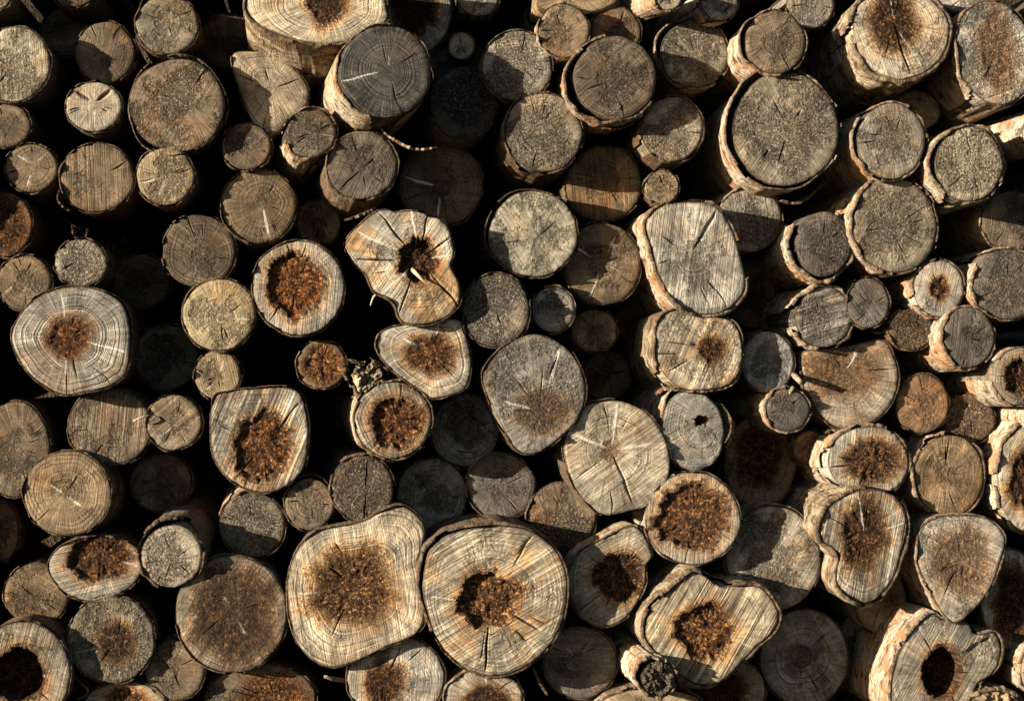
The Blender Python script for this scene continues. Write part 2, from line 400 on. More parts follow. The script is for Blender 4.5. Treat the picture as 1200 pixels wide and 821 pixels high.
        for k in range(rows):
            for j, a in enumerate(A):
                if k == 0: y = edge[j] + 0.04; extra = 0.3 * gap[j] - 0.001; l = 0.6
                elif k == 1: y = edge[j]; extra = gap[j]; l = 1
                else:
                    y = edge[j] + ya[k - 1] + (0.0025 if k == 2 else 0) if k < 7 else ya[k - 1]
                    fall = math.exp(-ya[k - 1] / 0.06)
                    extra = gap[j] * fall + th[j] * (1 + (0.9 * mn.noise(Vector((math.cos(a) * 5, math.sin(a) * 5, y * 60 + seed))) + 0.3 * mn.noise(Vector((math.cos(a) * 14, math.sin(a) * 14, y * 120 + seed))) if k > 2 else 0))
                    l = 1.0 if k == 2 else (0.25 if k == 3 else 0)
                q = pc + (D[j] + extra) * np.array([math.cos(a), math.sin(a)])
                V.append((q[0], y, q[1])); pos.append((a * rm, y, seed)); lip.append(l)
        for k in range(rows - 1):
            for j in range(NS):
                j2 = (j + 1) % NS
                if k < 6 and min(gone[j], gone[j2]) > 0.36 + 0.12 * max(0, k - 1) * (0.4 + far[j]): continue
                F.append([k * NS + j, k * NS + j2, (k + 1) * NS + j2, (k + 1) * NS + j])
        at = [('pos', 'FLOAT_VECTOR', np.array(pos)), ('lip', 'FLOAT', np.array(lip)),
              ('tint', 'FLOAT_COLOR', np.tile((*(np.array(bcol) * rs.uniform(.85, 1.1)), bir), (len(V), 1)))]
        link_mesh('bark', *compact_args(V, F, at, M_BARK, root))
    if splinter:
        for (x0, y0, x1, y1, w) in splinter:
            a0, a1 = loc(x0, y0), loc(x1, y1)
            tube('splinter', [(a0[0], 0.012, a0[1]), ((a0[0] + a1[0]) / 2, -0.004, (a0[1] + a1[1]) / 2), (a1[0], -0.012, a1[1])],
                 [w, w * .8, w * .25], M_SPLINTER, root, flat=.5)
    if stub:
        for (x0, y0, x1, y1, w) in stub:
            a0, a1 = loc(x0, y0), loc(x1, y1)
            tube('branch_stub', [(a0[0], 0.02, a0[1]), ((a0[0] + a1[0]) / 2, 0.008, (a0[1] + a1[1]) / 2), (a1[0], -0.004, a1[1])],
                 [w, w * .85, w * .6], M_TWIG, root)
    return root

def compact_args(V, F, at, mat, root):
    v, f, a = compact(V, F, at); return v, f, mat, root, a

def tube(name, pts, rads, mat, parent, n=8, flat=1.0):
    pts = [Vector(p) for p in pts]; V, F = [], []
    for i, p in enumerate(pts):
        t = (pts[min(i + 1, len(pts) - 1)] - pts[max(i - 1, 0)]).normalized()
        u = t.cross(Vector((0, 1, 0.13))).normalized(); v = t.cross(u)
        for k in range(n):
            a = 2 * math.pi * k / n; r = rads[i] * (1 + 0.18 * mn.noise(Vector((k * 1.7, i * 2.3, rads[0] * 900))))
            V.append(p + u * math.cos(a) * r + v * math.sin(a) * r * flat)
    for i in range(len(pts) - 1):
        for k in range(n): F.append([i * n + k, i * n + (k + 1) % n, (i + 1) * n + (k + 1) % n, (i + 1) * n + k])
    F.append(list(range(n))[::-1]); F.append([(len(pts) - 1) * n + k for k in range(n)])
    return link_mesh(name, V, F, mat, parent)

def tag(o, label, cat, group=None):
    o['label'] = label; o['category'] = cat
    if group: o['group'] = group
    return o

def dense(pts, n=5):                          # open smooth polyline
    p = [np.array(q, float) for q in pts]; p = [2 * p[0] - p[1]] + p + [2 * p[-1] - p[-2]]; out = []
    for i in range(1, len(p) - 2):
        for t in np.linspace(0, 1, n, endpoint=False):
            out.append(0.5 * (2 * p[i] + (p[i + 1] - p[i - 1]) * t + (2 * p[i - 1] - 5 * p[i] + 4 * p[i + 1] - p[i + 2]) * t * t + (3 * p[i] - p[i - 1] - 3 * p[i + 1] + p[i + 2]) * t ** 3))
    out.append(p[-2]); return out

def bark_strip(label, px, d, width=0.05, thick=0.0022, kind='birch'):
    pp = dense(px); count[0] += 1; seed = count[0] * 2.9
    P = [front_point(x, y, d) for x, y in pp]; V, F, pos, lip = [], [], [], []
    cen = sum(P, Vector()) / len(P); S = 0
    for i, p in enumerate(P):
        t = (P[min(i + 1, len(P) - 1)] - P[max(i - 1, 0)]).normalized(); nn = t.cross(AXIS).normalized()
        taper = 0.55 + 0.45 * math.sin(math.pi * i / (len(P) - 1))
        e0 = 0.006 * mn.noise(Vector((i * .9, seed, 0))); e1 = width * taper + 0.012 * mn.noise(Vector((i * .7, seed, 5)))
        if i: S += (p - P[i - 1]).length
        tk = thick * taper * (1 + .4 * mn.noise(Vector((i * 1.3, seed, 9))))
        for (y, s) in ((e0, -1), (e0, 1), (e1, 1), (e1, -1)):
            V.append(p - cen + AXIS * y + nn * tk * s + (nn * 0.004 * (y / width) if y > 0.02 else Vector()))
            pos.append((S, y, seed)); lip.append(0.6 if y == e0 else 0)
    for i in range(len(P) - 1):
        for k in range(4): F.append([i * 4 + k, i * 4 + (k + 1) % 4, i * 4 + 4 + (k + 1) % 4, i * 4 + 4 + k])
    F.append([0, 1, 2, 3]); m = (len(P) - 1) * 4; F.append([m + 3, m + 2, m + 1, m])
    c, b = BARK[kind]
    o = link_mesh('bark_strip', V, F, M_BARK, None, [('pos', 'FLOAT_VECTOR', pos), ('lip', 'FLOAT', lip), ('tint', 'FLOAT_COLOR', np.tile((*c, b), (len(V), 1)))], smooth=False)
    o.location = cen
    return tag(o, label, 'bark strip', 'loose strips of bark')

def twig(label, px, ds, rads, mat=None, name='twig', group='twigs and splinters between the logs'):
    P = [front_point(x, y, d) for (x, y), d in zip(px, ds)]; cen = P[0]
    pts = dense([tuple(p - cen) for p in P], 3)
    rr = np.interp(np.linspace(0, 1, len(pts)), np.linspace(0, 1, len(rads)), rads)
    o = tube(name, pts, list(rr), mat or M_TWIG, None)
    o.location = cen
    return tag(o, label, name, group)

# ================================================================== the logs, read off the photograph (photo pixels)
# ---- upper left
log('pale greenish log face cut off by the picture edge, above a small brown one', .01, 'gn', 16, 75, 43, 44, grit=.8, cracks=[(-20,.1,.6,3,.4)])
log('small grey-brown log squeezed under the pale greenish log at the picture edge', .05, 'br', 7, 147, 29, 26)
log('small dim log with cloudy white smears, beside the saw-lined grey-brown log', .05, 'br', 37, 197, 31, 28, cracks=[(150,.1,.8,8,.7),(50,.2,.7,7,.6),(250,.3,.9,7,.7)], grit=.3)
log('rust-stained rough log face half out of the picture, below the cloudy smeared log', .06, 'rd', 7, 263, 31, 37, core=(7,263,24,28,.004,.55), grit=.8)
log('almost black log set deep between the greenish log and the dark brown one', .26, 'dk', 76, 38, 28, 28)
log('dark brown round log with notched bark, above the small star-cracked pale log', .07, 'br', 123, 62, 35, 36, gain=.75, stain=.7, grit=.5)
log('white-smeared grey log with torn bark on top, over the big grainy brown log', .03, 'gr', 196, 29, 37, 34, gain=.85, cracks=[(20,.1,.8,9,.6),(70,.2,.8,6,.4)], grit=.7, peel=[(110,50,.008)])
log('small pale log with a three-armed star crack, touching the big grainy brown log', .01, 'pa', 110, 125, 33, 29, gain=.9, cracks=[(145,.15,.9,7,-.6),(38,.15,.9,7,-.55),(92,.2,.8,9,.7),(270,.2,.9,5,.6)], grit=.35)
log('large round brown log with a grainy rough face and curling bark above it', .0, 'br', 208, 124, 56, 54, gain=1.15, grit=1.0, stain=.6, peel=[(100,60,.006),(235,30,.008)])
log('grey-brown log with vertical saw lines, above the dangling bark curl', .03, 'br', 114, 208, 43, 40, gain=.95, saw=(92,.9), grit=.4)
log('small tan log with pale crack lines, under the big grainy brown log', .0, 'ta', 194, 207, 34, 33, cracks=[(195,.1,.9,4,.9),(250,.1,.8,4,.8),(80,.2,.7,4,.4)], grit=.8)
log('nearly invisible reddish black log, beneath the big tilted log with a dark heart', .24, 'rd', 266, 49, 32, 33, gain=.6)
log('small brown log wedged under the split log with a half-lit pale face', .03, 'br', 289, 172, 29, 27, grit=.7)
log('dark brown round log with a short pale crack low down, over the orange-hearted log', .04, 'br', 304, 241, 44, 43, gain=.85, cracks=[(280,.1,.9,3,.8)], ring=.5, grit=.4, turn=(4, 5))
log('split log with a cracked half-lit pale face, filling the gap under the tilted log', 0.05, 'ta', poly=[(272,66),(298,60),(325,64),(348,84),(361,103),(358,125),(340,138),(318,162),(300,150),(283,112)], cracks=[(200,.1,.9,5,.5),(20,.2,.9,2,-.8),(250,.1,.8,8,.4)], stain=.6, grit=.3)
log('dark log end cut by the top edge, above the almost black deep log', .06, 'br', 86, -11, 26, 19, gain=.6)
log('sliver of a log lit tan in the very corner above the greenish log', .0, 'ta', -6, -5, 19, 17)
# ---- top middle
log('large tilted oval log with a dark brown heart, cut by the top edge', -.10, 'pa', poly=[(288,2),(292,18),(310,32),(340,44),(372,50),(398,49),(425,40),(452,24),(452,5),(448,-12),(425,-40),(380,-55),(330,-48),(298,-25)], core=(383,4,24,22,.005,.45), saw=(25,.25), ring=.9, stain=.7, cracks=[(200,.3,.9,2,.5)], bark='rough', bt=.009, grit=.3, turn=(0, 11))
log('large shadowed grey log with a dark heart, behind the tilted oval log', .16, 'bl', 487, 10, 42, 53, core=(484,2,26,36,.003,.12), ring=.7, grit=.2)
log('big protruding dark grey log with white birch bark down one side', -.12, 'dk', 451, 84, 54, 54, gain=.85, ring=.9, cracks=[(195,.15,1,2.2,.8),(85,.05,.35,5,.5)], bark='birch', bt=.005, grit=.3, bare=[(268,18)], turn=(9, 6))
log('dim log end touching the top edge, above the tiny grey log', .12, 'gr', 561, -4, 24, 23, gain=.8)
log('tiny round grey log in a dark hole, above the black log', .12, 'gr', 541, 54, 15, 16)
log('black log face with one thin lit rim', .02, 'bk', 544, 121, 40, 41, gain=1.5, grit=1.0, saw=(60,.3), jig=1.5, turn=(5, 6))  # whole face tinted near black
log('round grey gritty log partly shaded, at the shoulder of the black log', 0.0, 'gr', 606, 77, 41, 41, grit=.9)
log('small brown log with pale birch bark beneath, touching the dark straight-cracked log', -.03, 'br', 365, 156, 29, 29, gain=1.1, bark='birch', grit=.8, cracks=[(350,.2,.9,3,.5),(35,.3,.8,4,.4)], bt=.006, turn=(9, 7))
log('dark grey log with a straight black crack, under the big birch-barked dark log', -.02, 'dk', 425, 193, 42, 40, gain=1.15, cracks=[(222,.1,.95,1.8,-1),(42,.1,.4,2,-.7)], ring=.6, bark='grey', bt=.005, grit=.6, turn=(7, 7))
log('shaded brown log with two pale cracks, behind the butterfly-shaped split log', .10, 'br', 517, 217, 49, 47, gain=.7, cracks=[(165,.1,.9,3,.9),(265,.2,.85,4,.8)], grit=.3)
log('small dim log with a pale smear, under the dark straight-cracked log', .13, 'br', 373, 261, 26, 28, gain=.7, cracks=[(300,.2,.9,9,.6),(120,.2,.7,6,.4)])
log('shadowed grey log deep behind the black log and the dark birch-barked one', .2, 'dk', 516, 80, 24, 24)
log('small round grey-brown log capping the thick-barked brown log', -.02, 'br', 661, 36, 30, 31, gain=1.2, cracks=[(80,.2,.8,5,.35)], grit=.8, saw=(35,.4))
log('brown log with thick scaly pale bark peeling off one side, near the top', -.07, 'br', 721, 91, 48, 49, gain=.85, saw=(40,.6), ring=.5, bark='birch', bt=.009, peel=[(185,60,.012),(230,40,.006)], grit=.7, bare=[(20,40)], turn=(7, 3))
log('plain brown log half hidden behind the thick-barked brown log', .03, 'br', 722, 37, 29, 29, stain=.6)
log('flattened tan log end touching the top edge, above the small grey-brown capping log', .02, 'ta', poly=[(630,4),(650,14),(676,18),(705,11),(724,0),(715,-25),(680,-45),(640,-30)], saw=(20,.4))
log('round grey log with a rough pitted face and rusty bark under it', -.01, 'gr', 637, 155, 46, 46, grit=1.0, saw=(30,.4), bark='brown', bt=.006, gain=.95, turn=(3, 6))
log('brown shaded log crossed by one narrow band of sunlight', 0.07, 'br', 708, 215, 44, 44, saw=(95,.8), stain=.7, grit=.4)
log('grey log banded by shadow above and below, with rough bark at its shoulder', .02, 'gr', 815, 63, 40, 40, cracks=[(135,.2,.9,4,.5),(215,.2,.9,6,.6)], grit=1.0, bark='birch', bt=.006, peel=[(150,40,.01)], turn=(6, 0))
log('small grey log with orange bare bark under it, beside the big peeling round log', -.02, 'gr', 788, 151, 36, 38, saw=(25,.45), grit=.8, bark='brown', bt=.006, gain=1.05, turn=(6, 6))
log('tiny pale log sitting just above the egg-shaped log', .02, 'ta', 777, 219, 19, 20, grit=.9)
log('short pale birch stick pointing out at the top edge, its bark side showing', -.16, 'gr', 784, -4, 16, 16, bark='birch', bt=.004, turn=(12, -8))
log('small log end with white bark touching the top edge, above the shadow-banded log', -.06, 'gr', 844, 3, 21, 21, bark='birch', bt=.004, grit=.8, turn=(10, -2))
log('grey-brown log with flaky orange bark, above the big peeling round log', -0.11, 'br', 909, 49, 35, 37, gain=1.15, bark='birch', bt=.006, peel=[(180,50,.008)], grit=.6, cracks=[(60,.1,.7,6,.3)], turn=(6, 4))
log('big round grey log with bark peeling away in a loose ring', -.10, 'gr', 921, 151, 62, 67, gain=.97, saw=(55,.4), grit=1.0, bark='birch', bt=.006, peel=[(180,75,.011),(110,50,.006),(260,40,.005)], cracks=[(50,.2,.4,3,-.5),(230,.5,.7,3,-.5)], turn=(3, 3))
log('grey log half in shadow, between the egg-shaped log and the big peeling one', .05, 'gr', 880, 257, 36, 39, gain=1.15, grit=.9, bark='birch', turn=(5, -1))
log('large egg-shaped pale log with straight saw lines and a wedge-like scar', -.06, 'pa', poly=[(758,262),(772,244),(800,237),(835,240),(855,262),(868,300),(874,335),(862,355),(840,367),(812,366),(790,352),(775,325),(765,292)], gain=.86, saw=(82,.6), grit=.6, cracks=[(75,.15,.95,2,.8),(58,.1,.95,6,-.35)], bark='birch', bt=.010, stain=.3, turn=(7, 4))
log('round greenish tan log with an even face, beside the butterfly-shaped split log', -.02, 'gn', 625, 274, 52, 50, grit=.8, ring=.3, peel=[(150,50,.006)], gain=1.0)
log('brown log with a pale cross of cracks, one side sunlit and the other shaded', 0.02, 'br', 706, 309, 46, 48, gain=.85, cracks=[(150,.3,.8,4,.9),(65,.2,.8,5,.9),(248,.2,.9,5,1),(335,.1,.5,3,.5)], grit=.5)
# ---- upper right
log('small grey log end touching the top edge, above the flaky orange-barked log', .0, 'gr', 950, 6, 28, 28, grit=.6)
log('pale log with a brown heart split by a long bright orange crack', -.11, 'pa', poly=[(1000,28),(1006,8),(1022,-6),(1050,-9),(1085,-4),(1106,14),(1113,34),(1108,60),(1094,78),(1070,90),(1050,93),(1024,82),(1008,62)], core=(1048,26,27,32,.003,.75), cracks=[(285,.0,.95,2.5,-.6),(98,.1,.8,2.5,.9),(300,.1,.98,1.8,.6)], saw=(110,.3), ring=.6, stain=.4, bark='rough', bt=.013, turn=(5, 7))
log('large pale oval log with a rusty gritty streak, at the picture edge', -.10, 'pa', 1167, 62, 45, 62, rot=-12, core=(1168,58,18,44,.002,1.0,.6,.6), saw=(20,.5), grit=1.1, bark='birch', bt=.006, turn=(4, 5))
log('pale flat log end at the top edge, between the orange-cracked and the rusty-streaked log', -.02, 'pa', 1132, -5, 31, 20)
log('grey log with white bark down its side, under the orange-cracked pale log', -0.1, 'gr', 1045, 165, 40, 44, gain=.88, grit=.7, bark='birch', bt=.007, peel=[(180,40,.006)], turn=(6, 2))
log('small tan log peeping out behind the grey white-barked log', .08, 'ta', 1072, 130, 30, 24, gain=1.2, grit=.6)
log('grey log with a white gritty crystalline face and bark chips at its side', -.14, 'pa', 1137, 192, 39, 44, gain=1.0, grit=1.5, saw=(85,.35), ring=.2, bark='birch', bt=.009, peel=[(170,40,.008)], stain=.15, turn=(5, 4))
log('tan log lying with its bark side toward us, running out past the picture edge', -.14, 'ta', 1236, 149, 24, 26, bark='birch', bt=.003, turn=(14, 0))
log('dark brown shade-topped log, cut by the picture edge below the gritty white log', -0.02, 'br', 1187, 259, 37, 35, gain=.85, saw=(80,.3))
log('large grey log with clean white bark on one side, below the grey white-barked one', -.08, 'gr', 1049, 264, 49, 56, gain=.88, grit=.9, saw=(60,.3), bark='birch', bt=.008, rot=-10, turn=(7, 2))
log('dark-faced log with flaky pale bark, touching the large clean white-barked log', -0.06, 'dk', 966, 286, 34, 38, gain=1.1, bark='birch', bt=.010, peel=[(175,55,.008),(270,30,.006)], ring=.5, grit=.8, turn=(7, 3))
# ---- middle left
log('brown log with a faint diagonal crack, beside the silvery log near the edge', .04, 'br', 29, 331, 32, 32, gain=1.0, cracks=[(215,.1,.9,3,.45),(40,.2,.8,3,.3)])
log('small gritty silvery log perched on top of the big brown-hearted log', .01, 'gr', 95, 308, 31, 28, grit=1.2, stain=.2)
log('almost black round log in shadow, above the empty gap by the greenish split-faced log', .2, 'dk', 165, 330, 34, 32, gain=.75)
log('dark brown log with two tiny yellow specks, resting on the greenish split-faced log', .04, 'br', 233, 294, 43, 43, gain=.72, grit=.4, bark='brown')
log('greenish pale log with three faint spoke cracks, between dark logs', -.01, 'gn', 257, 369, 43, 42, gain=1.08, cracks=[(55,.1,.9,7,.5),(125,.1,.9,7,.4),(0,.1,.95,3,.5),(180,.1,.95,3,.5)], grit=.7)
log('big grey log with a small brown rotten heart and wavy rings', -.05, 'gr', poly=[(14,400),(20,376),(38,353),(62,340),(90,336),(122,342),(144,358),(152,385),(152,415),(146,440),(125,453),(100,459),(75,462),(50,450),(28,430)], core=(80,395,24,24,.004,.7,1,.9), cracks=[(100,.3,.95,3,.6),(345,.25,.98,2.2,.8),(265,.3,.7,2.5,.5)], ring=1.1, saw=(5,.3), grit=.25, stain=.5, gain=.97)
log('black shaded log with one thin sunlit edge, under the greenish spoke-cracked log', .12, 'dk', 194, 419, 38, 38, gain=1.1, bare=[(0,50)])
log('small log with pale marks, under the greenish spoke-cracked log', .01, 'ta', 255, 439, 27, 28, gain=.9, grit=.8, cracks=[(70,.2,.8,7,.6),(230,.3,.9,9,.7)])
log('grey-brown log with strong vertical saw bands, under the big brown-hearted log', .02, 'br', 129, 500, 49, 46, gain=1.05, saw=(85,1.1), grit=.6)
log('small round log with crossed diagonal scratches, beside the vertically banded log', .0, 'ta', 204, 495, 32, 32, gain=.9, cracks=[(45,.1,.9,5,.45),(215,.1,.9,4,.45),(60,.3,.9,4,.3)], saw=(40,.7))
log('large dull brown log cut by the picture edge, beside the vertically banded log', .04, 'br', 18, 526, 41, 56, gain=.9, grit=.5, ring=.5)
log('round grey-brown log with a white dash at its centre and a pitted ring', .0, 'br', 79, 578, 51, 49, gain=1.15, cracks=[(145,.0,.45,4.4,.6),(325,.0,.5,4.4,.7)], ring=.7, grit=.4, turn=(-6, 1))
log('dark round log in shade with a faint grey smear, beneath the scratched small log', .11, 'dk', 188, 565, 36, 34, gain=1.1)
log('tall log split by a ragged brown rotten streak, a shadow bar across it', -.02, 'pa', poly=[(250,467),(270,458),(300,455),(335,454),(352,463),(360,490),(361,520),(357,545),(345,562),(325,574),(300,576),(275,565),(255,545),(247,515)], gain=.95, core=(309,523,31,37,.006,1.0,1,.6), cracks=[(50,.3,.95,3,-.7),(228,.3,.95,2,-.7)], saw=(68,.8), stain=.5, bark='grey', bt=.003)
# ---- middle
log('round pale log with a bright rusty orange rotten heart', -.05, 'pa', 350, 337, 54, 55, gain=.92, core=(345,333,31,34,.007,.95,1,1), cracks=[(100,.55,.98,2,-.7),(75,.6,.95,2,-.5),(235,.5,.95,2,-.6)], ring=.8, saw=(85,.4), grit=.3, stain=.35)
log('butterfly-shaped split log with a torn hollow heart and a white splinter in it', -.08, 'pa', poly=[(405,286),(412,273),(424,262),(440,249),(455,246),(463,249),(478,247),(494,249),(504,254),(516,257),(525,267),(530,284),(532,298),(528,310),(532,320),(538,333),(539,353),(532,364),(520,373),(500,379),(478,379),(467,370),(463,357),(452,347),(438,340),(430,322),(419,310),(411,299)], core=(490,305,23,24,.012,.6,1,.6), cracks=[(155,.25,1,4.4,.9),(97,.3,1.1,4,1),(78,.2,1.1,3,-1),(222,.2,1.1,3.6,1),(312,.3,1.1,3,-1),(35,.3,1,4,-.9),(10,.3,1,3,.8),(180,.3,1,3,-.8),(250,.3,1,3,-.7),(130,.3,1,2.5,-.9)], saw=(55,.5), stain=.9, grit=.4, splinter=[(482,314,499,333,.0035)])
log('small log with a crumbly orange honeycomb face, under the rusty-hearted round log', -.01, 'ta', 377, 427, 29, 28, core=(378,426,24,23,.004,1.35), gain=.8)
log('broken branch end wrapped in ragged pale bark, beside the crumbly orange log', -.04, 'pa', poly=[(412,440),(418,428),(428,432),(434,425),(444,431),(449,440),(442,446),(446,456),(432,453),(422,460),(416,450)], grit=1.2, bark='rough', bt=.010, peel=[(150,60,.010),(10,40,.006)], rag=12, rough=.010)
log('grey four-cornered log with a square brown heart and a thin white crack', -.05, 'pa', poly=[(441,402),(453,386),(491,378),(533,374),(544,388),(552,420),(549,447),(538,459),(508,466),(492,456),(464,437),(448,420)], gain=.9, core=(505,415,27,23,.004,.75,1,.7), cracks=[(75,.5,1,2.2,.9),(150,.3,.7,3,.8)], saw=(30,.35), ring=.8, grit=.25, stain=.6)
log('round grey log with a five-sided rusty rotten heart and pale bark lip', -.04, 'gr', 461, 492, 45, 45, core=(466,493,29,28,.006,1.0,1,.7), ring=.9, saw=(110,.4), bark='birch', bt=.007, grit=.3, turn=(5, 0))
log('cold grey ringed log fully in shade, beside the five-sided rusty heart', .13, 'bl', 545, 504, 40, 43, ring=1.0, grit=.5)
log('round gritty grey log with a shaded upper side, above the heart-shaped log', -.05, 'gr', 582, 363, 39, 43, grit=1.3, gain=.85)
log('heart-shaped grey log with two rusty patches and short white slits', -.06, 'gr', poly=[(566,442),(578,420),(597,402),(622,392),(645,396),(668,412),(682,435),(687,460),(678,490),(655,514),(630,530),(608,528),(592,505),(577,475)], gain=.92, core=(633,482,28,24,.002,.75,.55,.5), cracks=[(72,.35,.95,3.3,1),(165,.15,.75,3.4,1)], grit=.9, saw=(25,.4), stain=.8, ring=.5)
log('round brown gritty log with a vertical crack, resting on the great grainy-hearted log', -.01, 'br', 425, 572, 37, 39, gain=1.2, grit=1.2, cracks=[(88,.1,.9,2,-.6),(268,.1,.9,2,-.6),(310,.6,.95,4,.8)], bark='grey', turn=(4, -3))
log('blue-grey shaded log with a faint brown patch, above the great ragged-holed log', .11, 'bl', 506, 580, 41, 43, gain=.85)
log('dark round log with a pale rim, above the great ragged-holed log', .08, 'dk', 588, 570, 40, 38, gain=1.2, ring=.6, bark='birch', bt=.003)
# ---- middle right
log('tiny round log with a thin pale bark ring, above the shaded twin-toned little log', -.01, 'gr', 649, 363, 25, 27, gain=.85, grit=.7, bark='birch', bt=.004)
log('shaded twin-toned little log with a rusty sunlit strip beneath', .08, 'br', 696, 387, 27, 25, cracks=[(265,.1,.9,5,.6),(150,.3,.8,4,.3)])
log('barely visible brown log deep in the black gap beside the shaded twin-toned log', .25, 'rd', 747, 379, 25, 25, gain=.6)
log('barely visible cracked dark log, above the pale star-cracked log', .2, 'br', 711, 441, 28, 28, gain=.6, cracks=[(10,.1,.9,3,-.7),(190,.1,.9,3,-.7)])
log('pale log with a small round rusty core, directly under the egg-shaped log', -.06, 'pa', poly=[(769,400),(774,372),(800,362),(835,370),(860,378),(869,400),(869,428),(857,449),(830,456),(800,455),(780,440),(769,420)], gain=.9, core=(834,409,14,15,.004,.65), cracks=[(165,.15,.4,9,-.4),(280,.3,.95,5,.5),(265,.4,.9,4,.4)], saw=(65,.6), ring=.4, bark='rough', bt=.008, stain=.6, turn=(5, 3))
log('large pale log with three white cracks meeting in a star', -.05, 'pa', poly=[(661,520),(668,495),(685,476),(712,469),(735,472),(760,485),(778,510),(785,538),(780,570),(760,592),(735,599),(710,603),(690,592),(671,565),(663,540)], gain=.85, cracks=[(82,.05,1,3,1),(158,.05,1,3,.95),(8,.05,.8,3.2,.85),(293,.1,.9,4,-.45)], core=(716,527,11,11,.001,.7,.5,.4), saw=(35,.5), stain=.4, grit=.35)
log('oval grey log with a small open knot hole and loose curling bark', -.04, 'gr', 812, 505, 37, 47, rot=-8, core=(823,492,8,5,.008,.35), gain=1.1, cracks=[(335,.05,.3,12,-.6)], ring=.6, grit=.5, bark='birch', bt=.004, peel=[(0,50,.012),(120,40,.012)], stain=.3, turn=(6, -4))
log('small half-sunlit, half-shaded grey log above the twig-pierced log', -0.01, 'gr', 900, 424, 31, 36, gain=1.1, saw=(80,.5), cracks=[(215,.2,.8,3,.7)])
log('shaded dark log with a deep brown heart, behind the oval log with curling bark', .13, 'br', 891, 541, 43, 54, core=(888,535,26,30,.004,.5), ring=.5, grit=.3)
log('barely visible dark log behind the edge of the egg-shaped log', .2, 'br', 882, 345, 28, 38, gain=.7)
log('small log ruled with diagonal dark saw lines, orange bark at its side', -.04, 'gr', 966, 372, 33, 35, gain=1.0, saw=(18,1.2), grit=.9, bark='birch', bt=.010, peel=[(170,50,.006)], turn=(8, 1))
log('small dark brown log tucked beside the diagonally ruled log', -0.04, 'dk', 1018, 355, 25, 29, gain=1.15, ring=.4, grit=.7)
log('small pale log with a neat round crumbly pith hole', -0.07, 'pa', 1101, 338, 29, 33, core=(1101,339,11,14,.004,.85), ring=.3, grit=.5, saw=(75,.4), bark='birch', bt=.006, turn=(6, 0))
log('small rough dark log with a rusty edge, under the pith-hole log', -0.03, 'br', 1069, 386, 27, 24, gain=.85, grit=1.4, stain=.9)
log('dark-faced log with a long lit cream bark side, beside the rough little log', -.10, 'dk', 1136, 395, 30, 36, gain=1.15, ring=.6, bark='birch', bt=.006, turn=(9, 4))
log('dark grey round log with white bark, at the picture edge above the cream-sided log', -.09, 'dk', 1182, 333, 41, 41, gain=1.35, ring=.5, grit=.8, bark='birch', bt=.006, turn=(6, 0))
log('large flat-topped brown log with a thin slanting shadow across it', -0.01, 'gr', poly=[(941,417),(952,410),(992,406),(1034,399),(1047,417),(1053,440),(1047,468),(1026,492),(992,503),(965,490),(951,468),(942,450)], gain=1.15, core=(990,436,40,26,.001,.8,.6,.3), cracks=[(62,.1,.85,4.4,.96),(58,.15,.8,4.4,.96)], ring=.35, grit=.25, stain=.6, bark='grey', bt=.004)
log('small dark log pierced by a pale broken twig stub', -.03, 'dk', 924, 480, 25, 25, gain=1.15, ring=.4, bark='birch', bt=.006, stub=[(919,478,929,453,.0055)], turn=(9, 0))
log('small brown log half in shadow with two white flecks, near the flat-topped log', 0.0, 'rd', 1082, 473, 31, 34, gain=1.1, cracks=[(265,.5,.9,7,.7),(180,.4,.8,6,.5)])
log('reddish gritty little log behind the half-shadowed brown one', 0.02, 'rd', 1136, 490, 31, 29, gain=1.15, grit=1.1)
log('log with a crumbly brown heart and a long tan side, at the edge', -.13, 'gr', 1196, 441, 29, 34, gain=.9, core=(1196,441,18,19,.006,.95), bark='birch', bt=.003, turn=(8, 2))
log('sunlit tan log side without a visible face, below the long tan-sided log', -.12, 'ta', 1232, 489, 22, 18, bark='birch', bt=.003, turn=(14, 0))
log('tiny reddish log in the gap between the flat-topped log and the shaded brown-hearted one', .07, 'rd', 949, 524, 19, 21, gain=1.0)
log('pale polygonal log with a sunken brown gritty middle, below the flat-topped log', -0.05, 'pa', poly=[(972,533),(985,511),(1010,501),(1040,503),(1060,522),(1066,545),(1055,568),(1035,577),(1010,573),(985,566),(973,550)], core=(1022,540,32,26,.004,1.0), bark='birch', bt=.009, cracks=[(240,.3,.95,3,-.5)], grit=.5, turn=(7, 1))
log('grey-brown round log with white bark, right of the sunken-middled pale log', -.04, 'br', 1113, 557, 41, 47, gain=1.15, bark='birch', bt=.008, cracks=[(85,.2,.9,2,-.6)], grit=.6, saw=(80,.3), turn=(5, 0))
log('pale log with a brown heart cut off by the picture edge, under rough bark', -.06, 'pa', 1206, 561, 36, 62, core=(1203,563,18,36,.005,.7), bark='birch', bt=.012, saw=(60,.4), turn=(6, -4))
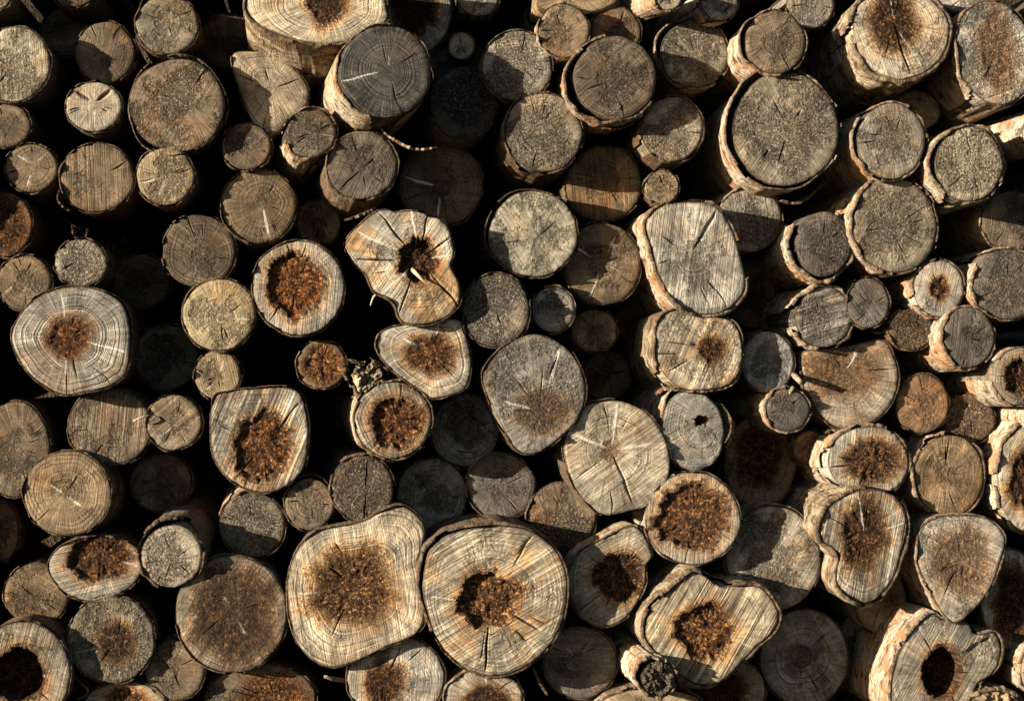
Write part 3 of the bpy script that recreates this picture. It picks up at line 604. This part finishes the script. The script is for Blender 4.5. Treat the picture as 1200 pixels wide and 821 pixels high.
# ---- lower left
log('dim narrow log end at the picture edge, beneath the large dull brown face', .1, 'rd', 4, 622, 17, 34)
log('flat wide log with a dark crumbly heart and a pale broad rim', -.02, 'pa', poly=[(57,665),(68,643),(95,631),(130,630),(158,640),(168,660),(158,682),(135,698),(105,704),(74,692)], gain=.9, core=(118,652,37,27,.007,.65), cracks=[(345,.4,1,4,.6)], grit=.4, stain=.2)
log('small pale round log wearing thick whitish bark on top', -0.05, 'pa', 201, 652, 35, 37, gain=.85, grit=.9, bark='grey', bt=.009, peel=[(100,60,.008)], cracks=[(350,.2,.9,3,.4)], turn=(-4, -9))
log('shaded brown log, between the flat wide log and the hollow corner log', .06, 'br', 43, 696, 38, 36, stain=.8, cracks=[(310,.2,.7,5,.4)])
log('round grey log with grainy vertical texture, beside the hollow corner log', -.02, 'gr', 130, 749, 52, 51, gain=.85, saw=(82,.7), grit=1.0, core=(137,752,18,22,.001,.6), cracks=[(195,.3,.95,4,.8),(150,.1,.5,8,.6)], ring=.4)
log('small gritty log with its lower half shaded, above the wide brown-hearted log', .01, 'gr', 296, 615, 39, 38, grit=1.2, bark='birch', gain=.9, turn=(1, -5))
log('large round log whose brown heart fills most of the face', -.03, 'gr', 272, 719, 66, 69, gain=.85, core=(272,716,46,48,.002,.50,.85,.1), ring=.7, cracks=[(120,.05,.4,3,.4),(300,.1,.5,3,.5)], grit=.4, bark='grey', bt=.004)
log('small dull brown log with a white bark chip on top', .0, 'br', 205, 785, 35, 35, gain=1.05, bark='grey', peel=[(95,40,.006)])
log('hollow log in the bottom corner, its dark hole rimmed with orange', -.05, 'gr', 28, 788, 55, 60, gain=.85, core=(22,791,28,31,.05,.65), hollow=True, ring=.6, saw=(75,.6), stain=.6)
log('flat pale log end along the bottom edge, beneath the grainy grey log', .0, 'pa', 147, 824, 47, 25, core=(148,822,22,16,.003,1.3), gain=.95)
log('wide brown gritty log end at the bottom edge, beneath the large brown-faced log', .02, 'br', 306, 819, 65, 41, gain=1.0, core=(325,822,40,28,.002,1.0), cracks=[(200,.1,.9,4,.3)])
# ---- lower middle
log('small round brown log touching the round gritty log, above the great grainy-hearted one', .0, 'br', 363, 591, 29, 30, gain=1.15, ring=.5, grit=.5, bark='grey', peel=[(90,60,.005)])
log('great squarish pale log with a large grainy brown heart', -.05, 'pa', poly=[(337,694),(344,654),(365,627),(389,618),(426,611),(447,599),(470,593),(491,606),(498,625),(491,655),(495,677),(499,711),(491,739),(450,759),(412,776),(385,781),(361,769),(344,742)], gain=1.0, core=(417,690,46,45,.0054,1.2,1,.2), cracks=[(185,.5,.9,2,.8),(262,.6,.98,2,.6),(140,.2,.52,3,-.9)], ring=1.0, saw=(100,.35), grit=.3, stain=.35, bark='grey', bt=.004)
log('great round pale log with a ragged dark hole and radiating cracks', -.10, 'pa', poly=[(497,672),(504,645),(525,628),(555,619),(590,616),(620,622),(645,638),(660,660),(665,690),(660,725),(645,755),(620,778),(590,790),(560,789),(535,775),(515,752),(502,720),(496,695)], gain=1.03, core=(573,704,36,29,.010,1.35,1,.35), cracks=[(268,.3,.97,3.5,-1),(176,.35,.95,2,.7),(28,.4,1,4,.7),(330,.35,.8,3.5,-.5),(90,.35,.6,5,.8),(55,.5,.98,3,-.35)], ring=.9, saw=(30,.6), stain=.8, grit=.4, bark='grey', bt=.008, peel=[(135,60,.004)], turn=(3, -3))
log('pale sloping log face with a brown gritty patch, under the great grainy-hearted log', -.02, 'pa', 464, 796, 57, 51, gain=.95, core=(450,800,22,24,.002,.65), ring=.5, grit=.5, stain=.5)
log('pale half-round log with a brown heart at the bottom edge, under the ragged-holed log', -.03, 'pa', 567, 817, 46, 32, core=(570,818,23,17,.003,.6), cracks=[(92,.5,.95,3,.7),(200,.4,.9,3,.5)], bark='birch', bt=.005)
log('small brown log with a sunlit upper half, between the star-cracked and ragged-holed logs', .07, 'br', 659, 606, 40, 41, gain=1.15, grit=1.0, stain=.7)
log('lobed grey log with a round brown crumbly core and a notch above it', -0.04, 'gr', poly=[(667,668),(679,647),(705,632),(735,618),(748,619),(760,636),(764,652),(757,662),(757,682),(749,702),(738,718),(725,729),(705,734),(685,726),(671,706),(665,685)], gain=1.0, core=(726,675,28,28,.008,.65), ring=.8, grit=.25, stain=.3)
log('round pale-rimmed log with a broad foxy-brown gritty heart', -.05, 'pa', 812, 607, 56, 54, gain=.9, core=(815,605,41,38,.0056,1.0,.95,.5), ring=.7, saw=(85,.4), grit=.4)
log('wide wing-shaped pale log with a chunky brown core and pitted bark strip', -.09, 'pa', poly=[(757,735),(763,715),(780,697),(797,682),(812,670),(828,676),(845,687),(868,686),(890,688),(905,702),(913,720),(906,740),(887,757),(868,777),(850,795),(832,802),(812,799),(790,785),(770,765),(759,750)], gain=.95, core=(828,738,33,31,.0065,1.25,1,.5), saw=(60,.9), ring=.6, grit=.3, stain=.3, bark='rough', bt=.012, cracks=[(340,.6,.95,2,.4)], turn=(7, -6))
log('dark round log with a short pale nick, right beneath the lobed grey log', .01, 'dk', 679, 776, 44, 43, gain=1.25, cracks=[(130,.05,.5,4,.5)], grit=.5, bark='grey')
log('small knobby stick wrapped in white bark, before the wing-shaped log', -.13, 'dk', 772, 795, 20, 20, gain=1.6, grit=1.5, bark='birch', bt=.010, rag=6, rough=.006, peel=[(150,60,.008)], turn=(14, -9))
log('tan log end along the bottom edge, under the knobby white stick', -.04, 'ta', 764, 833, 64, 27, bark='rough', bt=.006)
log('tall oval log, gritty sunlit top over a shaded half, beside the wing-shaped log', 0.0, 'gr', 906, 654, 55, 61, rot=-14, gain=1.0, cracks=[(250,.5,.95,3,.5)], saw=(60,.4), grit=.8, stain=.7)
log('brown-centred log in shade, under the tip of the wing-shaped log', .10, 'ta', 862, 808, 35, 33, core=(850,808,20,22,.003,.35))
log('big bluish ringed log wholly in shade, near the bottom edge', .15, 'bl', 943, 770, 52, 57, ring=.9, core=(938,769,14,13,.001,.8,.35,.3), grit=.3, stain=.5, bark='grey', cracks=[(320,.4,.95,1.5,-.6)])
# ---- lower right
log('hourglass-shaped grey log with a dark double heart and rough bark shoulder', -.09, 'pa', poly=[(961,619),(969,599),(989,583),(1012,574),(1043,578),(1060,596),(1064,619),(1057,647),(1050,671),(1036,694),(1016,706),(997,700),(982,684),(981,667),(984,653),(977,641),(966,634)], gain=.85, core=(1014,626,24,38,.004,.6,.95,.4), cracks=[(102,.0,.95,1.8,.9),(250,.5,.95,2,.8),(85,.0,.7,2,-.6),(15,.4,.95,4,.6)], saw=(80,.8), ring=.6, stain=.9, bark='rough', bt=.013, grit=.3, turn=(7, -5))
log('brown shaded log tucked below the hourglass-shaped log', .10, 'ta', 1032, 700, 30, 42, gain=.8, cracks=[(200,.3,.9,4,.5)])
log('shield-shaped tan log with a mottled brown centre', -0.08, 'pa', poly=[(1075,650),(1080,622),(1097,607),(1130,604),(1160,609),(1178,630),(1174,652),(1165,680),(1150,705),(1131,724),(1118,729),(1105,717),(1090,690),(1080,670)], gain=.92, core=(1128,655,30,34,.001,.85,.6,.3), ring=.5, grit=.7, stain=.5)
log('shaded log with a big brown heart at the picture edge, beside the shield-shaped log', -0.01, 'pa', 1186, 703, 37, 60, core=(1188,708,24,38,.003,.5), rot=-8, ring=.4)
log('pale log with a deep dark hole through its middle, in the lower corner', -.07, 'gr', poly=[(1046,805),(1053,773),(1067,742),(1091,719),(1105,726),(1133,729),(1144,743),(1166,742),(1174,762),(1166,786),(1145,803),(1135,840),(1085,850),(1052,835)], gain=1.0, core=(1104,788,22,28,.045,.6), hollow=True, saw=(60,.7), ring=.5, bark='birch', bt=.009, cracks=[(35,.45,.95,9,-.3)], stain=.5, turn=(6, -2))
log('knotty bark-covered log end in the bottom corner, below the deep-holed log', -.08, 'ta', 1168, 836, 34, 26, bark='rough', bt=.012, rag=5, rough=.010)
log('sliver of lit bark at the picture edge, beside the deep-holed log', -.10, 'ta', 1219, 785, 22, 30, bark='birch')
log('small bluish log in shade, between the ringed shaded log and the deep-holed one', .22, 'bl', 1002, 752, 21, 30, gain=.8)
# ---- loose bits
bark_strip('thin curl of bark hanging open in the black gap above the silvery log', [(84,265),(86,276),(93,281),(100,277),(102,268)], .02, .03, .0014, 'grey')
bark_strip('curled bark strip dangling under the saw-lined grey-brown log', [(69,222),(67,233),(73,242),(81,247)], .02, .03, .0014, 'brown')
bark_strip('long curved strip of lit bark loose beneath the big protruding dark log', [(443,146),(452,157),(464,165),(480,173),(497,175),(512,172)], -.02, .05, .002, 'birch')
bark_strip('ragged flap of brown bark hanging under the big peeling round log', [(917,235),(932,238),(946,233),(958,222),(970,212)], .02, .06, .0025, 'brown')
bark_strip('hooked strip of bark curling off beside the oval knot-holed log', [(845,486),(855,490),(860,498),(856,514),(851,525)], .0, .05, .0018, 'birch')
bark_strip('upright strip of bark leaning on the dark nicked log', [(625,783),(630,795),(636,806),(642,815)], -.01, .04, .0022, 'grey')
bark_strip('bent strip of bark beside the hollow corner log', [(86,790),(95,800),(103,808),(98,816),(88,819)], .0, .04, .0018, 'grey')
bark_strip('thin arc of bark under the thick-barked brown log', [(707,150),(722,151),(738,147),(752,137)], -.02, .05, .0018, 'brown')
bark_strip('frayed strip of orange bark under the dark straight-cracked log', [(404,258),(418,254),(430,249),(440,244)], .0, .04, .0022, 'brown')
bark_strip('small curled chip of bark under the small dark brown log', [(1020,389),(1030,390),(1038,386),(1042,380)], .0, .04, .002, 'brown')
twig('broken pale twig sticking out above the twig-pierced little log', [(939,448),(934,443),(929,438)], [-.06,-.04,0], [.0042,.005,.0045])
twig('thin dark twig lying in the gap under the great grainy-hearted log', [(380,792),(391,795),(404,797)], [-.02,-.01,.04], [.0025,.004,.004])
twig('frayed splinter sticking out under the butterfly-shaped split log', [(434,358),(438,348),(444,343)], [-.06,-.06,-.05], [.0008,.002,.003], M_SPLINTER, 'splinter')
twig('thin white splinter bridging the vertically banded log and the scratched one', [(156,493),(166,489),(176,486)], [-.02,-.02,-.01], [.0012,.0016,.0012], M_SPLINTER, 'splinter')

bark_strip('torn scrap of bark lodged under the grey white-barked log', [(1009,196),(1016,206),(1027,213),(1040,214)], -.06, .04, .002, 'brown')
bark_strip('loose bark scrap in the gap above the oval knot-holed log', [(770,462),(780,456),(792,457),(801,463)], .0, .05, .0022, 'birch')
bark_strip('shred of bark hanging between the heart-shaped log and the gritty grey one', [(606,404),(613,398),(622,396)], .02, .04, .002, 'grey')
bark_strip('crooked bark scrap below the flat-topped brown log', [(968,507),(978,504),(990,506),(1000,503)], -.01, .04, .002, 'brown')
bark_strip('narrow bark scrap wedged above the pale-rimmed foxy-hearted log', [(786,560),(778,568),(770,580)], .0, .04, .002, 'grey')
bark_strip('short bark shred poking out under the shadow-banded log', [(782,92),(792,100),(804,104)], .02, .05, .0022, 'brown')


# ------------------------------------------------------------------ the pile goes on a little past the picture
rs = random.Random(5); extra = []
ring_spots = []
for y in range(-40, 900, 108): ring_spots += [(-75, y), (1290, y + 30)]
for x in range(30, 1200, 118): ring_spots += [(x, -95), (x, 912)]
for (x, y) in ring_spots:
    best = None
    for _ in range(60):
        qx, qy = x + rs.uniform(-35, 35), y + rs.uniform(-30, 30)
        free = min([math.hypot(qx - a, qy - b) - r for a, b, r in CIRC] or [99])
        off = max(-qx, qx - 1200, -qy, qy - 821)
        m = min(free * 0.94, off - 14, 62)
        if best is None or m > best[0]: best = (m, qx, qy)
    if best[0] > 20:
        log('round log of the pile lying wholly past the edge of the picture', rs.uniform(-.02, .03), rs.choice(['gr', 'br', 'ta']),
            best[1], best[2], best[0], best[0] * rs.uniform(.92, 1.0), group='logs of the pile past the edges of the view', simple=True)

# ------------------------------------------------------------------ ground: flat in front; unseen bank added behind to keep the gaps dark
V, F = [], []
xs = [-60, -20, -8, -4, -2.5, -1.5, -.5, .5, 1.5, 2.5, 4, 8, 20, 60]
ys = [-60, -20, -6, -2, 0, 1.5, 2.4, 3.2, DIST + 1.08, DIST + 1.12, DIST + 1.2, DIST + 1.5, 7, 20, 80]
low = min(o.location.z for o in col.objects if o.name.startswith('log')) - 0.09
for y in ys:
    for x in xs:
        h = float(sstep(np.array(y), DIST + 1.07, DIST + 1.21)) * 2.0
        V.append((x, y + (-AXIS.x / AXIS.y) * max(-3, min(3, x)) * (1 if y > DIST + 1 else 0), low + h + (0.05 * mn.noise(Vector((x, y, 3))) if y < 2 or y > 5 else 0)))
for i in range(len(ys) - 1):
    for j in range(len(xs) - 1):
        a = i * len(xs) + j; F.append([a, a + 1, a + 1 + len(xs), a + len(xs)])
g = link_mesh('ground_with_added_bank', V, F, M_SOIL, None); g['kind'] = 'structure'

# ------------------------------------------------------------------ light
to_sun = Vector((-0.83, -0.44, 0.17)).normalized()
sun_d = bpy.data.lights.new('sun', 'SUN'); sun_d.energy = 5.0; sun_d.angle = R(0.5); sun_d.color = (1.0, 0.86, 0.66)
sun = bpy.data.objects.new('sun', sun_d); col.objects.link(sun)
sun.rotation_euler = to_sun.to_track_quat('Z', 'Y').to_euler(); sun.location = to_sun * 20
w = bpy.data.worlds.new('World'); sc.world = w; w.use_nodes = True
nt = w.node_tree; nt.nodes.clear()
sky = nt.nodes.new('ShaderNodeTexSky'); sky.sky_type = 'NISHITA'; sky.sun_disc = False
sky.sun_elevation = math.asin(to_sun.z); sky.sun_rotation = math.atan2(to_sun.x, to_sun.y)
bg = nt.nodes.new('ShaderNodeBackground'); bg.inputs[1].default_value = 0.05
ow = nt.nodes.new('ShaderNodeOutputWorld')
nt.links.new(sky.outputs[0], bg.inputs[0]); nt.links.new(bg.outputs[0], ow.inputs[0])
vs = sc.view_settings; vs.view_transform = 'Standard'; vs.look = 'None'; vs.gamma = 1; vs.use_curve_mapping = False
vs.exposure = 1.52
sc.cycles.max_bounces = 4; sc.cycles.diffuse_bounces = 1; sc.cycles.glossy_bounces = 1
